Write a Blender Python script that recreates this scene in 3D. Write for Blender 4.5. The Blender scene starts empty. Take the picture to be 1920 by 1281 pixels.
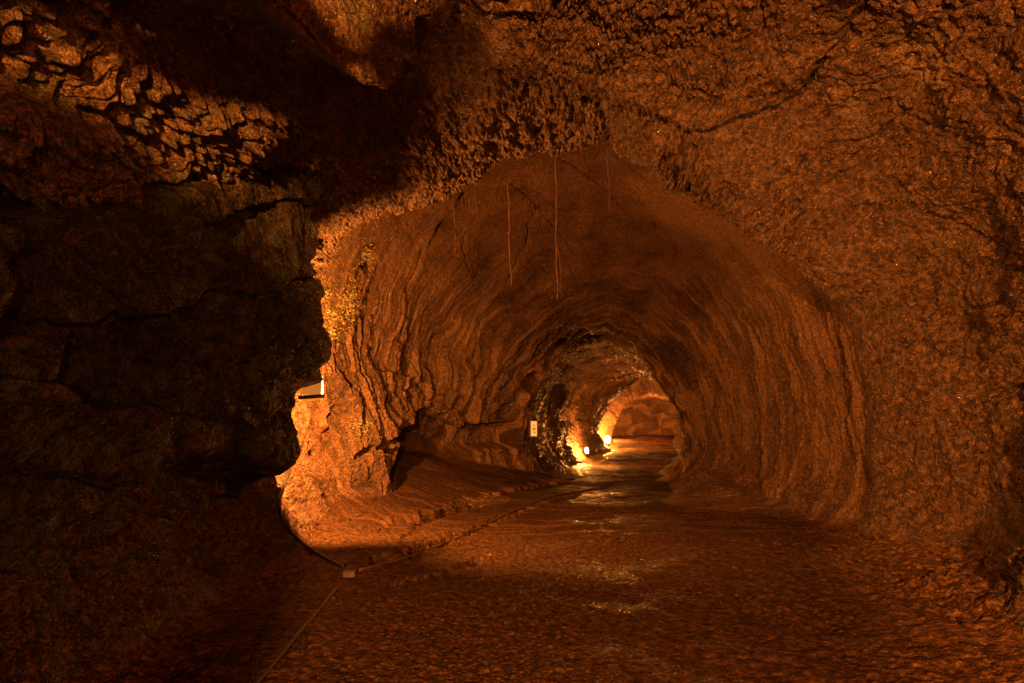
import bpy, math, random
import numpy as np
from concurrent.futures import ThreadPoolExecutor
from mathutils import Vector
from mathutils.bvhtree import BVHTree

random.seed(7); rng = np.random.default_rng(11)
scn = bpy.context.scene
COL = scn.collection
F32 = np.float32

# ------------------------------------------------------------------ camera
FPX = 1067.0; PITCH = math.radians(8.0); CAMZ = 1.6
cd = bpy.data.cameras.new('camera'); cam = bpy.data.objects.new('camera', cd); COL.objects.link(cam)
cd.sensor_width = 36.0; cd.lens = 36.0*FPX/1920.0; cd.clip_start = 0.05; cd.clip_end = 300
cam.location = (0, 0, CAMZ); cam.rotation_euler = (math.radians(90)+PITCH, 0, 0)
scn.camera = cam
# ------------------------------------------------------------------ world (the cave is closed: almost black air)
w = bpy.data.worlds.new('World'); scn.world = w; w.use_nodes = True
w.node_tree.nodes['Background'].inputs[0].default_value = (0.02, 0.01, 0.004, 1)
w.node_tree.nodes['Background'].inputs[1].default_value = 0.1
scn.view_settings.view_transform = 'Standard'; scn.view_settings.look = 'None'
scn.view_settings.exposure = 0.0; scn.view_settings.gamma = 1.0
scn.cycles.max_bounces = 6; scn.cycles.diffuse_bounces = 3; scn.cycles.glossy_bounces = 2
scn.cycles.caustics_reflective = False; scn.cycles.caustics_refractive = False
scn.cycles.sample_clamp_indirect = 4.0
scn.cycles.use_denoising = True
AMBER = (1.0, 0.325, 0.05)

def lamp_light(name, loc, watts, size=0.06, color=AMBER):
    ld = bpy.data.lights.new(name, 'POINT'); ld.energy = watts; ld.color = color; ld.shadow_soft_size = size
    o = bpy.data.objects.new(name, ld); COL.objects.link(o); o.location = loc
    return o

# ------------------------------------------------------------------ pixel helpers (1920 px wide photograph)
CP, SP = math.cos(PITCH), math.sin(PITCH)
def ray(px, py):
    a = (px-960.0)/FPX; b = (640.5-py)/FPX
    return Vector((a, CP-SP*b, SP+CP*b))
def at(px, py, Y):
    d = ray(px, py); t = Y/d.y
    return Vector((d.x*t, Y, CAMZ+d.z*t))
def proj(X, Y, Z):
    zc = Z-CAMZ
    f = np.maximum(Y*CP+zc*SP, 0.05); u = -Y*SP+zc*CP
    return 960.0+FPX*X/f, 640.5-FPX*u/f

# ------------------------------------------------------------------ noise in numpy
LN = 64
_g = rng.normal(size=(LN, LN, LN, 3)); _g /= np.linalg.norm(_g, axis=-1, keepdims=True)
GX = _g[..., 0].astype(F32).ravel(); GY = _g[..., 1].astype(F32).ravel(); GZ = _g[..., 2].astype(F32).ravel()
VJ = rng.random((3, LN**3)).astype(F32)
def _idx(i, j, k):
    return ((i & 63)*LN+(j & 63))*LN+(k & 63)
def _perlin(x, y, z):
    fx = np.floor(x); fy = np.floor(y); fz = np.floor(z)
    i = fx.astype(np.int32); j = fy.astype(np.int32); k = fz.astype(np.int32)
    x = x-fx; y = y-fy; z = z-fz
    u = x*x*x*(x*(x*6-15)+10); v = y*y*y*(y*(y*6-15)+10); w_ = z*z*z*(z*(z*6-15)+10)
    def g(a, b, c):
        q = _idx(i+a, j+b, k+c)
        return GX[q]*(x-a)+GY[q]*(y-b)+GZ[q]*(z-c)
    def lerp(a, b, t): return a+(b-a)*t
    r0 = lerp(lerp(g(0,0,0), g(1,0,0), u), lerp(g(0,1,0), g(1,1,0), u), v)
    r1 = lerp(lerp(g(0,0,1), g(1,0,1), u), lerp(g(0,1,1), g(1,1,1), u), v)
    return lerp(r0, r1, w_)*1.6
def _voro(x, y, z):
    fx = np.floor(x); fy = np.floor(y); fz = np.floor(z)
    i = fx.astype(np.int32); j = fy.astype(np.int32); k = fz.astype(np.int32)
    x = x-fx; y = y-fy; z = z-fz
    f1 = np.full(x.shape, 9, F32); f2 = np.full(x.shape, 9, F32)
    for a in (-1, 0, 1):
        for b in (-1, 0, 1):
            for c in (-1, 0, 1):
                q = _idx(i+a, j+b, k+c)
                d = (VJ[0][q]+a-x)**2+(VJ[1][q]+b-y)**2+(VJ[2][q]+c-z)**2
                f2 = np.minimum(f2, np.maximum(f1, d)); f1 = np.minimum(f1, d)
    return np.sqrt(f1), np.sqrt(f2)
POOL = ThreadPoolExecutor(4)
def par(fn, *arrs):
    arrs = np.broadcast_arrays(*arrs); n = arrs[0].size; sh = arrs[0].shape
    fl = [np.ascontiguousarray(a, dtype=F32).ravel() for a in arrs]
    cuts = list(range(0, n, 120000))+[n]
    res = list(POOL.map(lambda c: fn(*[a[c[0]:c[1]] for a in fl]), zip(cuts[:-1], cuts[1:])))
    if isinstance(res[0], tuple):
        return tuple(np.concatenate([r[m] for r in res]).reshape(sh) for m in range(len(res[0])))
    return np.concatenate(res).reshape(sh)
def noise(p, f, seed=0.0, fy=None, fz=None):
    fy = f if fy is None else fy; fz = f if fz is None else fz
    o = seed*7.31+0.37
    return par(_perlin, p[0]*f+o, p[1]*fy+o*1.7, p[2]*fz+o*2.3)
def fbm(p, f, octv=3, seed=0.0, rough=0.5, ridged=False):
    s = 0; a = 1.0; t = 0
    for q in range(octv):
        n = noise(p, f*(2.07**q), seed+q*3.1)
        if ridged: n = 1-2*np.abs(n)
        s = s+n*a; t += a; a *= rough
    return s/t
def voro(p, f, seed=0.0, fy=None, fz=None):
    fy = f if fy is None else fy; fz = f if fz is None else fz
    o = seed*5.13+0.61
    return par(_voro, p[0]*f+o, p[1]*fy+o*1.3, p[2]*fz+o*1.9)
def sstep(a, b, x):
    t = np.clip((x-a)/(b-a), 0, 1); return t*t*(3-2*t)
def polydist(PX, PY, pts):
    """distance in pixels to a polyline"""
    d = np.full(PX.shape, 1e9, F32)
    for (ax, ay), (bx, by) in zip(pts[:-1], pts[1:]):
        vx, vy = bx-ax, by-ay; L = vx*vx+vy*vy+1e-6
        t = np.clip(((PX-ax)*vx+(PY-ay)*vy)/L, 0, 1)
        d = np.minimum(d, (PX-ax-t*vx)**2+(PY-ay-t*vy)**2)
    return np.sqrt(d)
def polyin(PX, PY, pts):
    ins = np.zeros(PX.shape, bool)
    n = len(pts)
    for q in range(n):
        ax, ay = pts[q]; bx, by = pts[(q+1) % n]
        if ay == by: continue
        c = ((ay > PY) != (by > PY)) & (PX < (bx-ax)*(PY-ay)/(by-ay)+ax)
        ins ^= c
    return ins
def polysd(PX, PY, pts):
    d = polydist(PX, PY, list(pts)+[pts[0]])
    return np.where(polyin(PX, PY, pts), d, -d)

# ------------------------------------------------------------------ the lava tube: cross sections along its length
def W(Y, c, pts): return (Y, c, pts)
def P(Y, c, pts):
    o = []
    for (a, b) in pts:
        v = at(a, b, Y); o.append((v.x, v.z))
    v = at(c[0], c[1], Y)
    return (Y, (v.x, v.z), o)
BASE0 = [(0,6),(2.5,5.8),(4.2,4.6),(5,3),(4.8,1.4),(4,0.2),(3,-.5),(0,-.5),(-2,-.5),(-3,0.1),(-3.5,1.2),(-3.5,2.4),(-2.9,3.2),(-2.1,4.2),(-1.2,5.3)]
def scl(pts, s, c): return [((x-c[0])*s+c[0], (z-c[1])*s+c[1]) for x, z in pts]
C0 = (0.8, 2.2)
ST = [
 W(-9.0, C0, scl(BASE0, 0.02, C0)), W(-8.6, C0, scl(BASE0, 0.6, C0)), W(-7.0, C0, scl(BASE0, 0.95, C0)), W(-4.0, C0, BASE0), W(1.0, C0, BASE0),
 W(3.7, C0, [(0,6.2),(2.5,6.0),(4.1,5.1),(4.6,3.6),(4.4,2),(3.9,0.9),(3.3,0.1),(2.6,-.5),(0,-.5),(-2.2,-.5),(-2.65,.15),(-2.95,.8),(-3.1,1.3),(-3.5,2),(-3.0,3),(-2.3,3.7),(-1.5,4.7),(-.8,5.7)]),
 W(6.0, (1.0, 2.3), [(.3,6.0),(2.5,5.8),(4.3,4.9),(5.1,3.5),(5.2,2),(5.0,.9),(4.5,.1),(3.7,-.5),(0,-.5),(-2.4,-.5),(-2.8,.3),(-2.85,.9),(-3.0,1.4),(-3.6,2.2),(-3.2,3.4),(-2.5,4.1),(-1.6,4.9),(-.7,5.6)]),
 P(7.9, (1150,700), [(1140,262),(1190,300),(1235,342),(1350,395),(1480,462),(1590,590),(1650,740),(1670,880),(1655,975),(1600,1045),(1300,1050),(1000,1050),(700,1050),(600,1030),(540,950),(522,850),(530,740),(540,620),(568,510),(620,440),(680,410),(740,392),(860,338),(1000,288)]),
 P(8.05, (1150,700), [(1140,210),(1205,205),(1300,230),(1415,300),(1520,410),(1592,588),(1650,740),(1670,880),(1655,975),(1600,1045),(1300,1050),(1000,1050),(700,1050),(600,1030),(545,950),(530,850),(540,740),(550,620),(575,500),(630,410),(690,360),(750,325),(860,280),(1000,240)]),
 P(8.6, (1150,700), [(1135,175),(1270,205),(1420,300),(1530,430),(1590,600),(1635,740),(1650,880),(1630,960),(1560,1030),(1300,1030),(1000,1030),(740,1030),(650,1010),(590,940),(570,850),(572,740),(590,620),(640,490),(700,390),(790,300),(900,230),(1010,190)]),
 P(10.0, (1140,700), [(1130,275),(1250,315),(1370,415),(1470,560),(1530,700),(1550,830),(1540,900),(1500,970),(1300,990),(1150,990),(850,990),(745,960),(722,900),(700,830),(672,760),(655,700),(665,580),(710,460),(790,370),(890,315),(1000,285)]),
 P(11.0, (1135,700), [(1130,345),(1245,385),(1350,480),(1430,610),(1480,740),(1490,850),(1480,900),(1440,950),(1150,965),(900,950),(770,940),(735,880),(742,850),(745,800),(715,750),(710,680),(740,560),(800,460),(890,385),(1000,345)]),
 P(12.5, (1135,720), [(1135,445),(1235,475),(1325,565),(1385,680),(1420,790),(1432,870),(1410,915),(1250,940),(1050,940),(900,930),(790,900),(745,865),(775,830),(800,790),(800,740),(810,650),(850,560),(920,490),(1010,450),(1070,440)]),
 P(14.0, (1140,750), [(1140,555),(1215,580),(1285,660),(1330,750),(1350,830),(1335,880),(1250,925),(1130,928),(1000,920),(930,900),(880,860),(890,810),(910,760),(945,690),(1000,630),(1070,575)]),
 P(15.3, (1140,770), [(1140,612),(1195,632),(1243,712),(1283,772),(1300,825),(1292,860),(1255,905),(1200,922),(1120,925),(1060,922),(1010,900),(984,855),(985,785),(1003,720),(1040,668),(1090,622)]),
 P(15.6, (1140,770), [(1140,618),(1190,638),(1236,718),(1277,775),(1292,825),(1285,860),(1245,900),(1200,915),(1120,918),(1060,912),(1015,890),(990,850),(992,780),(1010,720),(1045,670),(1090,628)]),
 P(15.9, (1145,775), [(1145,590),(1225,610),(1285,700),(1310,790),(1312,840),(1290,885),(1240,905),(1120,912),(1060,908),(1005,888),(968,850),(960,780),(985,700),(1025,640),(1085,600)]),
 P(16.5, (1150,775), [(1140,545),(1230,580),(1295,690),(1318,790),(1315,840),(1288,885),(1235,905),(1120,908),(1060,902),(1005,880),(965,845),(962,780),(985,700),(1020,625),(1075,568)]),
 P(17.2, (1150,775), [(1135,610),(1225,650),(1280,730),(1310,800),(1312,840),(1280,880),(1220,900),(1120,900),(1060,890),(1015,860),(995,800),(1010,720),(1040,660),(1085,625)]),
 P(17.6, (1150,775), [(1135,640),(1225,665),(1285,735),(1310,800),(1312,840),(1280,880),(1220,898),(1120,898),(1060,888),(1015,860),(1000,800),(1015,720),(1045,672),(1090,646)]),
 P(20.0, (1170,785), [(1160,668),(1235,690),(1290,745),(1312,800),(1312,840),(1285,870),(1220,888),(1130,888),(1075,875),(1050,840),(1045,790),(1058,730),(1085,690),(1120,672)]),
 P(23.5, (1195,790), [(1185,700),(1250,715),(1300,760),(1318,810),(1315,840),(1290,862),(1210,874),(1140,872),(1105,855),(1094,825),(1094,785),(1106,745),(1135,715)]),
 P(26.0, (1205,790), [(1212,698),(1262,714),(1305,775),(1320,815),(1315,840),(1290,858),(1210,866),(1150,864),(1122,848),(1110,815),(1112,782),(1128,752),(1165,725)]),
 P(26.5, (1205,790), [(1212,682),(1270,698),(1315,770),(1330,815),(1325,840),(1290,858),(1210,865),(1140,862),(1108,848),(1096,815),(1098,780),(1115,742),(1158,710)]),
 P(31.0, (1215,790), [(1215,694),(1268,706),(1310,765),(1325,812),(1320,835),(1290,848),(1215,853),(1155,850),(1130,838),(1122,812),(1126,785),(1142,755),(1175,732)]),
 P(34.2, (1220,793), [(1217,705),(1268,718),(1312,770),(1325,812),(1320,835),(1290,845),(1215,850),(1155,848),(1130,836),(1124,812),(1130,785),(1150,745),(1180,718)]),
 P(35.0, (1220,793), [(1217,735),(1258,749),(1295,782),(1312,815),(1308,832),(1285,843),(1220,847),(1170,845),(1152,832),(1148,815),(1152,795),(1168,766),(1192,748)]),
 P(35.6, (1220,793), [(1217,733),(1262,741),(1305,775),(1325,815),(1318,832),(1285,843),(1220,847),(1150,845),(1118,834),(1108,812),(1114,788),(1140,752),(1180,732)]),
 P(42.0, (1225,795), [(1220,742),(1275,752),(1330,790),(1345,815),(1335,828),(1300,834),(1225,837),(1150,836),(1118,826),(1112,806),(1125,775),(1170,750)]),
 P(46.5, (1235,797), [(1230,745),(1290,755),(1340,790),(1350,812),(1340,822),(1300,827),(1225,829),(1150,828),(1125,818),(1122,803),(1138,772),(1180,752)]),
 P(48.4, (1240,802), [(1240,790),(1270,795),(1285,802),(1275,812),(1240,814),(1205,812),(1195,802),(1205,795)]),
 P(48.5, (1240,802), [(1240,801),(1241,802),(1240,803),(1239,802)]),
]
NA = 1440
ANG = np.linspace(-np.pi, np.pi, NA, endpoint=False)
SY = np.array([s[0] for s in ST]); SC = np.array([s[1] for s in ST])
SR = []
for Y, c, pts in ST:
    th = np.array([math.atan2(z-c[1], x-c[0]) for x, z in pts]); rr = np.array([math.hypot(z-c[1], x-c[0]) for x, z in pts])
    o = np.argsort(th); th = th[o]; rr = rr[o]
    # interpolate through x,z (straight chords), then blur slightly
    T = np.concatenate([th-2*np.pi, th, th+2*np.pi]); X = np.concatenate([rr*np.cos(th)]*3); Z = np.concatenate([rr*np.sin(th)]*3)
    k = np.clip(np.searchsorted(T, ANG, side='right'), 1, len(T)-1)
    x0, z0, x1, z1 = X[k-1], Z[k-1], X[k], Z[k]
    dx, dz = np.cos(ANG), np.sin(ANG)
    ex, ez = x1-x0, z1-z0
    den = dx*ez-dz*ex
    r = np.where(np.abs(den) > 1e-9, (x0*ez-z0*ex)/np.where(np.abs(den) > 1e-9, den, 1), np.hypot(x0, z0))
    ker = np.hanning(17); ker /= ker.sum()
    rp = np.concatenate([r[-8:], r, r[:8]])
    SR.append(np.convolve(rp, ker, mode='valid'))
SR = np.array(SR)
def hermite(Yq, V):
    """monotone cubic interpolation of station values along Y"""
    h = np.diff(SY); h = h.reshape((-1,)+(1,)*(V.ndim-1))
    dl = np.diff(V, axis=0)/h
    m = np.zeros_like(V)
    a, b = dl[:-1], dl[1:]
    same = (a*b) > 0
    hm = np.where(same, 2*a*b/np.where(same, a+b, 1), 0)
    m[1:-1] = hm; m[0] = dl[0]; m[-1] = dl[-1]
    k = np.clip(np.searchsorted(SY, Yq, side='right')-1, 0, len(SY)-2)
    sh = (-1,)+(1,)*(V.ndim-1)
    H = (SY[k+1]-SY[k]).reshape(sh); t = ((Yq-SY[k])/(SY[k+1]-SY[k])).reshape(sh)
    t2, t3 = t*t, t*t*t
    return (2*t3-3*t2+1)*V[k]+(t3-2*t2+t)*H*m[k]+(-2*t3+3*t2)*V[k+1]+(t3-t2)*H*m[k+1]

def ground_h(X, Y, PX=None, PY=None):
    """height of the trodden floor with its side benches (metres)"""
    h = 0.02*np.sin(X*1.1+Y*0.6)*np.ones_like(Y)
    xb = -2.05+(Y-8.4)*0.477
    fade = sstep(7.6, 9.2, Y)*(1-sstep(15.0, 17.0, Y))
    jag = 0.10*np.sin(Y*9.0)+0.07*np.sin(Y*23.0+1.0)+0.05*np.sin(Y*51+2*X)
    h = h+fade*(0.11*sstep(0.0, 0.07, xb-X+jag)+0.30*np.clip(xb-X, 0, 3)**1.2)
    xc = -1.25+(Y-7.4)*0.50
    f2 = sstep(6.6, 8.0, Y)*(1-sstep(12.0, 14.0, Y))
    h = h+f2*0.05*sstep(0.0, 0.05, xc-X+jag*0.6)
    xr = 4.6-(Y-13)*0.12
    f3 = sstep(9.5, 12.5, Y)*(1-sstep(15.4, 17.0, Y))
    h = h+f3*0.50*np.clip(X-xr+0.2, 0, 2)
    # toe of the right wall, rubble banked against it
    xt = 3.2+(Y-3.7)*0.45
    h = h+(1-sstep(8.5, 11.0, Y))*0.16*np.clip(X-xt+1.2, 0, 3)**1.3
    # left toe: the pahoehoe lining sweeps up into the wall
    xl = -2.1-(Y-3.5)*0.14
    h = h+(1-sstep(7.0, 8.4, Y))*0.30*np.clip(xl-X, 0, 3)**1.5
    h = h+0.42*sstep(34, 47, Y)
    return h

def make_grid(Yrows, M, th0=-math.pi):
    N = len(Yrows)
    th = np.linspace(-np.pi, np.pi, M, endpoint=False)
    R = hermite(Yrows, SR); C = hermite(Yrows, SC)
    f = (th+np.pi)/(2*np.pi)*NA; i0 = np.floor(f).astype(int) % NA; i1 = (i0+1) % NA; t = f-np.floor(f)
    Rm = R[:, i0]*(1-t)+R[:, i1]*t
    X = C[:, :1]+Rm*np.cos(th); Z = C[:, 1:2]+Rm*np.sin(th)
    Y = np.repeat(Yrows[:, None], M, axis=1)
    g = ground_h(X, Y); k = 0.16+0.10*sstep(20, 8, Y)
    # smooth maximum: walls run down into the floor in a curve
    hh = np.clip(0.5+0.5*(Z-g)/k, 0, 1)
    floorw = 1-hh
    Z2 = g*(1-hh)+Z*hh+k*hh*(1-hh)
    return X.astype(F32), Y.astype(F32), Z2.astype(F32), floorw.astype(F32), Rm.astype(F32), th.astype(F32)

def grid_normals(X, Y, Z):
    def dT(a): return np.roll(a, -1, 1)-np.roll(a, 1, 1)
    def dS(a): return np.gradient(a, axis=0)
    ax, ay, az = dT(X), dT(Y), dT(Z); bx, by, bz = dS(X), dS(Y), dS(Z)
    nx, ny, nz = ay*bz-az*by, az*bx-ax*bz, ax*by-ay*bx
    l = np.sqrt(nx*nx+ny*ny+nz*nz)+1e-9
    return nx/l, ny/l, nz/l
def blur_rows(A, n):
    for _ in range(n):
        A = (A+np.roll(A, 1, 1)+np.roll(A, -1, 1))/3
        B = A.copy(); B[1:-1] = (A[:-2]+A[1:-1]+A[2:])/3; A = B
    return A

# ------------------------------------------------------------------ the sculpting of the rock
CRACKS = [ # polyline in photograph pixels, half width, depth (m), Y range
 ([(1232,415),(1268,455),(1272,480),(1264,500),(1300,560),(1328,620),(1348,690)], 3.5, 0.07, 8.3, 16),
 ([(1320,238),(1350,232),(1385,215),(1420,205),(1470,190),(1500,172)], 9, 0.18, 2, 8),
 ([(1500,172),(1540,120),(1560,95)], 5, 0.08, 2, 8),
 ([(1480,295),(1560,265),(1640,245),(1720,200),(1790,160)], 4, 0.07, 2, 8),
 ([(1245,310),(1285,338)], 10, 0.15, 4, 8),
 ([(1590,395),(1680,380),(1760,372),(1900,368)], 4, 0.07, 2, 8),
 ([(1250,135),(1300,140),(1360,165)], 5, 0.08, 2, 8),
 ([(1620,860),(1640,910),(1650,940)], 5, 0.09, 4, 10),
 ([(1805,655),(1812,700)], 3, 0.06, 2, 8),
 ([(1830,578),(1900,570),(1920,560)], 5, 0.08, 2, 8),
 ([(1465,660),(1475,650),(1500,640)], 4, 0.06, 5, 14),
 ([(1000,395),(1020,375),(1035,380)], 5, 0.15, 8.3, 16),
 ([(1000,395),(990,440),(965,500),(945,530)], 3.5, 0.07, 8.3, 16),
 ([(880,440),(870,500)], 3, 0.04, 8.3, 16),
 ([(800,480),(780,510),(765,540),(750,600),(745,640)], 6, 0.14, 8.3, 12),
 ([(712,500),(690,560),(675,640),(672,700),(690,760),(720,800)], 3, 0.09, 8.3, 12),
 ([(688,660),(700,720),(735,770),(750,830)], 4, 0.10, 8.3, 12),
 ([(720,690),(760,745),(790,790),(800,840)], 4, 0.09, 8.3, 13),
 ([(760,700),(790,740),(825,775),(850,830)], 4, 0.09, 8.3, 13),
 ([(860,715),(850,760),(870,800)], 4, 0.10, 8.3, 14),
 ([(985,720),(960,760),(935,780)], 9, 0.25, 10, 15.3),
 ([(1060,650),(1030,670),(1010,700),(985,725)], 13, 0.40, 11, 15.2),
 ([(740,800),(720,830),(700,810)], 7, 0.16, 8, 12),
 ([(655,870),(690,850),(722,850)], 6, 0.15, 8, 12),
 ([(1215,665),(1230,700),(1262,735)], 9, 0.28, 12, 15.2),
 ([(570,735),(600,760),(640,738),(650,725)], 3, 0.05, 7, 9.5),
 ([(0,330),(40,300),(60,270)], 4, 0.06, 1.5, 6),
]
GCRACKS = [
 ([(730,1097),(770,1088),(810,1080),(850,1066),(900,1056)], 4, 0.05),
 ([(700,1050),(735,1045),(755,1040)], 7, 0.06),
 ([(770,1040),(800,1028),(840,1020)], 6, 0.05),
 ([(830,1020),(870,1000),(910,985),(950,965)], 3, 0.03),
 ([(760,1000),(800,980),(830,962)], 8, 0.06),
 ([(860,955),(900,942)], 5, 0.05),
]
def sculpt(X, Y, Z, fw, R, th, far=False):
    NX, NY, NZ = grid_normals(X, Y, Z)
    # smooth normals away from the sharp lips so that displacement does not fold
    NX, NY, NZ = [blur_rows(a, 6) for a in (NX, NY, NZ)]
    l = np.sqrt(NX**2+NY**2+NZ**2)+1e-6; NX /= l; NY /= l; NZ /= l
    c = hermite(Y[:, 0].astype(float), SC)
    s = np.sign((c[:, :1]-X)*NX+(c[:, 1:2]-Z)*NZ+1e-9).astype(F32)
    s = np.where(np.abs(np.mean(s)) > 0.2, np.sign(np.mean(s)), 1.0).astype(F32)
    NX, NY, NZ = NX*s, NY*s, NZ*s                    # inward
    PX, PY = proj(X, Y, Z)
    p = (X, Y, Z)
    w1 = fbm(p, 0.9, 2, 41); w2 = fbm(p, 0.9, 2, 43)
    pw = (X+0.35*w1, Y+0.35*w2, Z+0.3*w1*w2)
    wall = 1-sstep(0.15, 0.7, fw)
    arc = th[None, :]*3.3
    jx, jy = 10*w1, 10*w2
    QX, QY = PX+jx, PY+jy
    attr = {}
    if not far:
        mid = sstep(7.95, 8.7, Y)
        front = 1-mid
        # ---------------- front chamber
        d = 0.24*fbm(p, 0.45, 2, 1)+0.17*fbm(p, 1.2, 3, 5)
        rgd = fbm(pw, 2.6, 4, 9, 0.55, True)
        d = d+0.06*rgd
        hf = 0.045*fbm(pw, 6.5, 2, 13)+0.024*noise(p, 17, 17)+0.012*noise(p, 37, 19)
        # clods of drip-like lava on the upper left
        clod = sstep(-60, 60, polysd(QX, QY, [(-400,-300),(60,-200),(250,40),(420,150),(560,190),(600,330),(330,420),(200,520),(-300,600)]))*(Y < 7.4)
        f1, f2 = voro((pw[0], pw[1], pw[2]), 7.0, 2, 6.0, 4.0)
        b1 = np.abs(noise(pw, 9.0, 201, 9.0, 4.0)); b2 = np.abs(noise(pw, 19.0, 203, 19.0, 9.0)); clodd = 0.22*np.clip(b1, 0, .6)+0.12*b2+0.05*noise(p, 3.0, 205)-0.07
        rightup = sstep(880, 960, QX)*(1-sstep(1300, 1500, QX))*(1-sstep(120, 220, PY))*(Y < 7.8)
        # popcorn crust behind the lip
        pop = sstep(-25, 30, polysd(QX, QY, [(560,300),(700,235),(900,225),(1010,180),(1120,150),(1230,180),(1330,260),(1420,330),(1620,400),(1560,470),(1350,430),(1230,370),(1150,285),(1000,310),(760,410),(640,470),(560,560)]))*(Y > 5.2)*(Y < 8.3)
        g1, g2 = voro(pw, 14.0, 5)
        popd = 0.10*np.clip(0.58-g1, -0.30, 1)+0.035*noise(p, 27, 27)+0.08*noise(pw, 5, 28)+0.03*noise(p, 40, 29)
        mott = 0.05*np.clip(0.5-g1, -0.2, 1)*(1-pop)*(1-clod)
        gl = 0.35+0.95*sstep(-0.25, 0.3, fbm(p, 0.8, 3, 211))
        d = d+0.07*fbm(pw, 0.9, 2, 213, 0.5, True); hf = hf*gl
        dW = d+hf-0.06*clod*rgd+mott+clod*clodd+pop*popd+rightup*(0.10*b1+0.10*b2)
        cr = noise(pw, 0.55, 31); dW = dW-0.07*np.clip(1-np.abs(cr)/0.022, 0, 1)*(w2 > -0.1)
        # ---------------- middle tube: ribs run round the bore
        leftm_ = sstep(1100, 900, PX); low = sstep(450, 760, PY)
        yw = Y+(0.12+0.3*low*leftm_)*w1+0.05*noise(p, 2.2, 57)
        rib = lambda fy, fa, sd: par(_perlin, yw*fy+sd, arc*fa+sd*1.3, np.full_like(Y, sd*2.1)+0.3*w2)
        r1 = rib(1.15, 0.22, 3.3); r2 = rib(3.2, 0.42, 8.1); r3 = rib(8.5, 0.9, 5.7)

        leftm = sstep(1060, 900, PX)
        amp = 0.25+0.75*low
        r4 = rib(17.0, 1.3, 9.7)
        dM = 0.16*fbm(p, 0.5, 2, 61)+amp*(0.30*(0.4-np.abs(r1))+0.18*(0.3-np.abs(r2))+0.09*(0.3-np.abs(r3))+0.06*r4)+0.02*noise((X, yw, Z), 7, 95, 22.0, 5)*low
        # terraced lining peeling off low on the left
        peel = leftm*sstep(600, 760, PY)
        stp = yw*2.3+0.8*w2; fr = stp-np.floor(stp)
        dM = dM+peel*0.10*(sstep(0.0, 0.85, fr)-sstep(0.88, 1.0, fr)*1.0-0.3)
        dM = dM+0.030*fbm(pw, 5, 2, 63)+0.016*noise(p, 15, 67)*(0.5+low)+0.009*noise(p, 32, 69)
        dW = dW*front+dM*mid
        # ---------------- floor
        grav = 0.25+1.1*sstep(-0.15, 0.3, fbm(p, 0.6, 3, 77))
        dF = 0.05*fbm(p, 0.7, 3, 71)+0.012*fbm(p, 4.0, 2, 73)*grav+0.009*grav*noise(p, 24, 75)+0.009*grav*np.abs(noise(p, 41, 79))*(Y < 9)
        rub = sstep(1150, 1500, PX)*sstep(900, 1000, PY)+0.8*sstep(700, 450, PX)*sstep(1040, 1120, PY)
        dF = dF+rub*(0.03*fbm(pw, 1.8, 3, 83, 0.5)+0.02*fbm(p, 7, 2, 85))
        gf1 = 0
        for pts, wd, dp in GCRACKS:
            dd = polydist(QX, QY+6*noise(p, 6, 91), pts)
            dF = dF-dp*(1-sstep(wd*0.4, wd*1.3, dd))*(Y > 4)
        xt = 3.2+(Y-3.7)*0.45; xl = -2.1-(Y-3.5)*0.14
        bank = np.clip(sstep(-1.3, 0.1, X-xt+0.5*w1)*(1-sstep(11, 13, Y))+sstep(-0.9, 0.2, xl-X+0.4*w1)*(1-sstep(7, 8, Y))+sstep(-0.5, 0.4, X-(4.6-(Y-13)*0.12))*sstep(9, 12, Y), 0, 1)
        attr['bank'] = bank.astype(F32)
        D = dW*wall+(dF+bank*(0.6*hf+0.05*fbm(pw, 2.5, 2, 87)))*(1-wall)
        # left toe streaks: the lining combed downwards
        toe = (1-sstep(520, 640, PX))*sstep(800, 900, PY)*(Y < 8.4)
        D = D+toe*wall*0.05*(0.3-np.abs(rib(4.5, 0.35, 2.2)))
        # ---------------- big steps broken out of the ceiling
        slab = sstep(-10, 14, polysd(QX+12*rgd, QY+14*rgd, [(-900,-1500),(330,-90),(400,-30),(470,20),(520,52),(575,58),(640,30),(675,44),(700,-20),(760,0),(790,-40),(830,-80),(900,-1500)]))
        D = D+slab*(0.2+0.6*sstep(-160, 80, PY))*(Y < 7)*(Y > 0.5)
        rec = sstep(-60, 60, polysd(QX, QY, [(200,10),(330,-20),(560,95),(680,90),(800,0),(905,-20),(910,110),(840,190),(800,225),(640,240),(560,180),(380,130),(220,60)]))
        D = D-0.45*rec*(Y < 7.9)*(Y > 1.5)
        shelf = sstep(-8, 8, polysd(QX+10*rgd, QY+10*rgd, [(905,110),(1000,130),(1065,172),(1130,150),(1200,165),(1290,235),(1330,240),(1470,190),(1500,170),(1700,-100),(1500,-900),(1000,-900),(890,-60)]))
        D = D+0.16*shelf*(Y < 7.9)*(Y > 1)
        tong = sstep(-14, 14, polysd(QX+10*rgd, QY+10*rgd, [(-500,150),(0,150),(200,230),(245,380),(170,430),(110,455),(60,420),(0,335),(-100,250),(-500,250)]))
        D = D+0.30*tong*(Y < 6)*(Y > 1)
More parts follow.
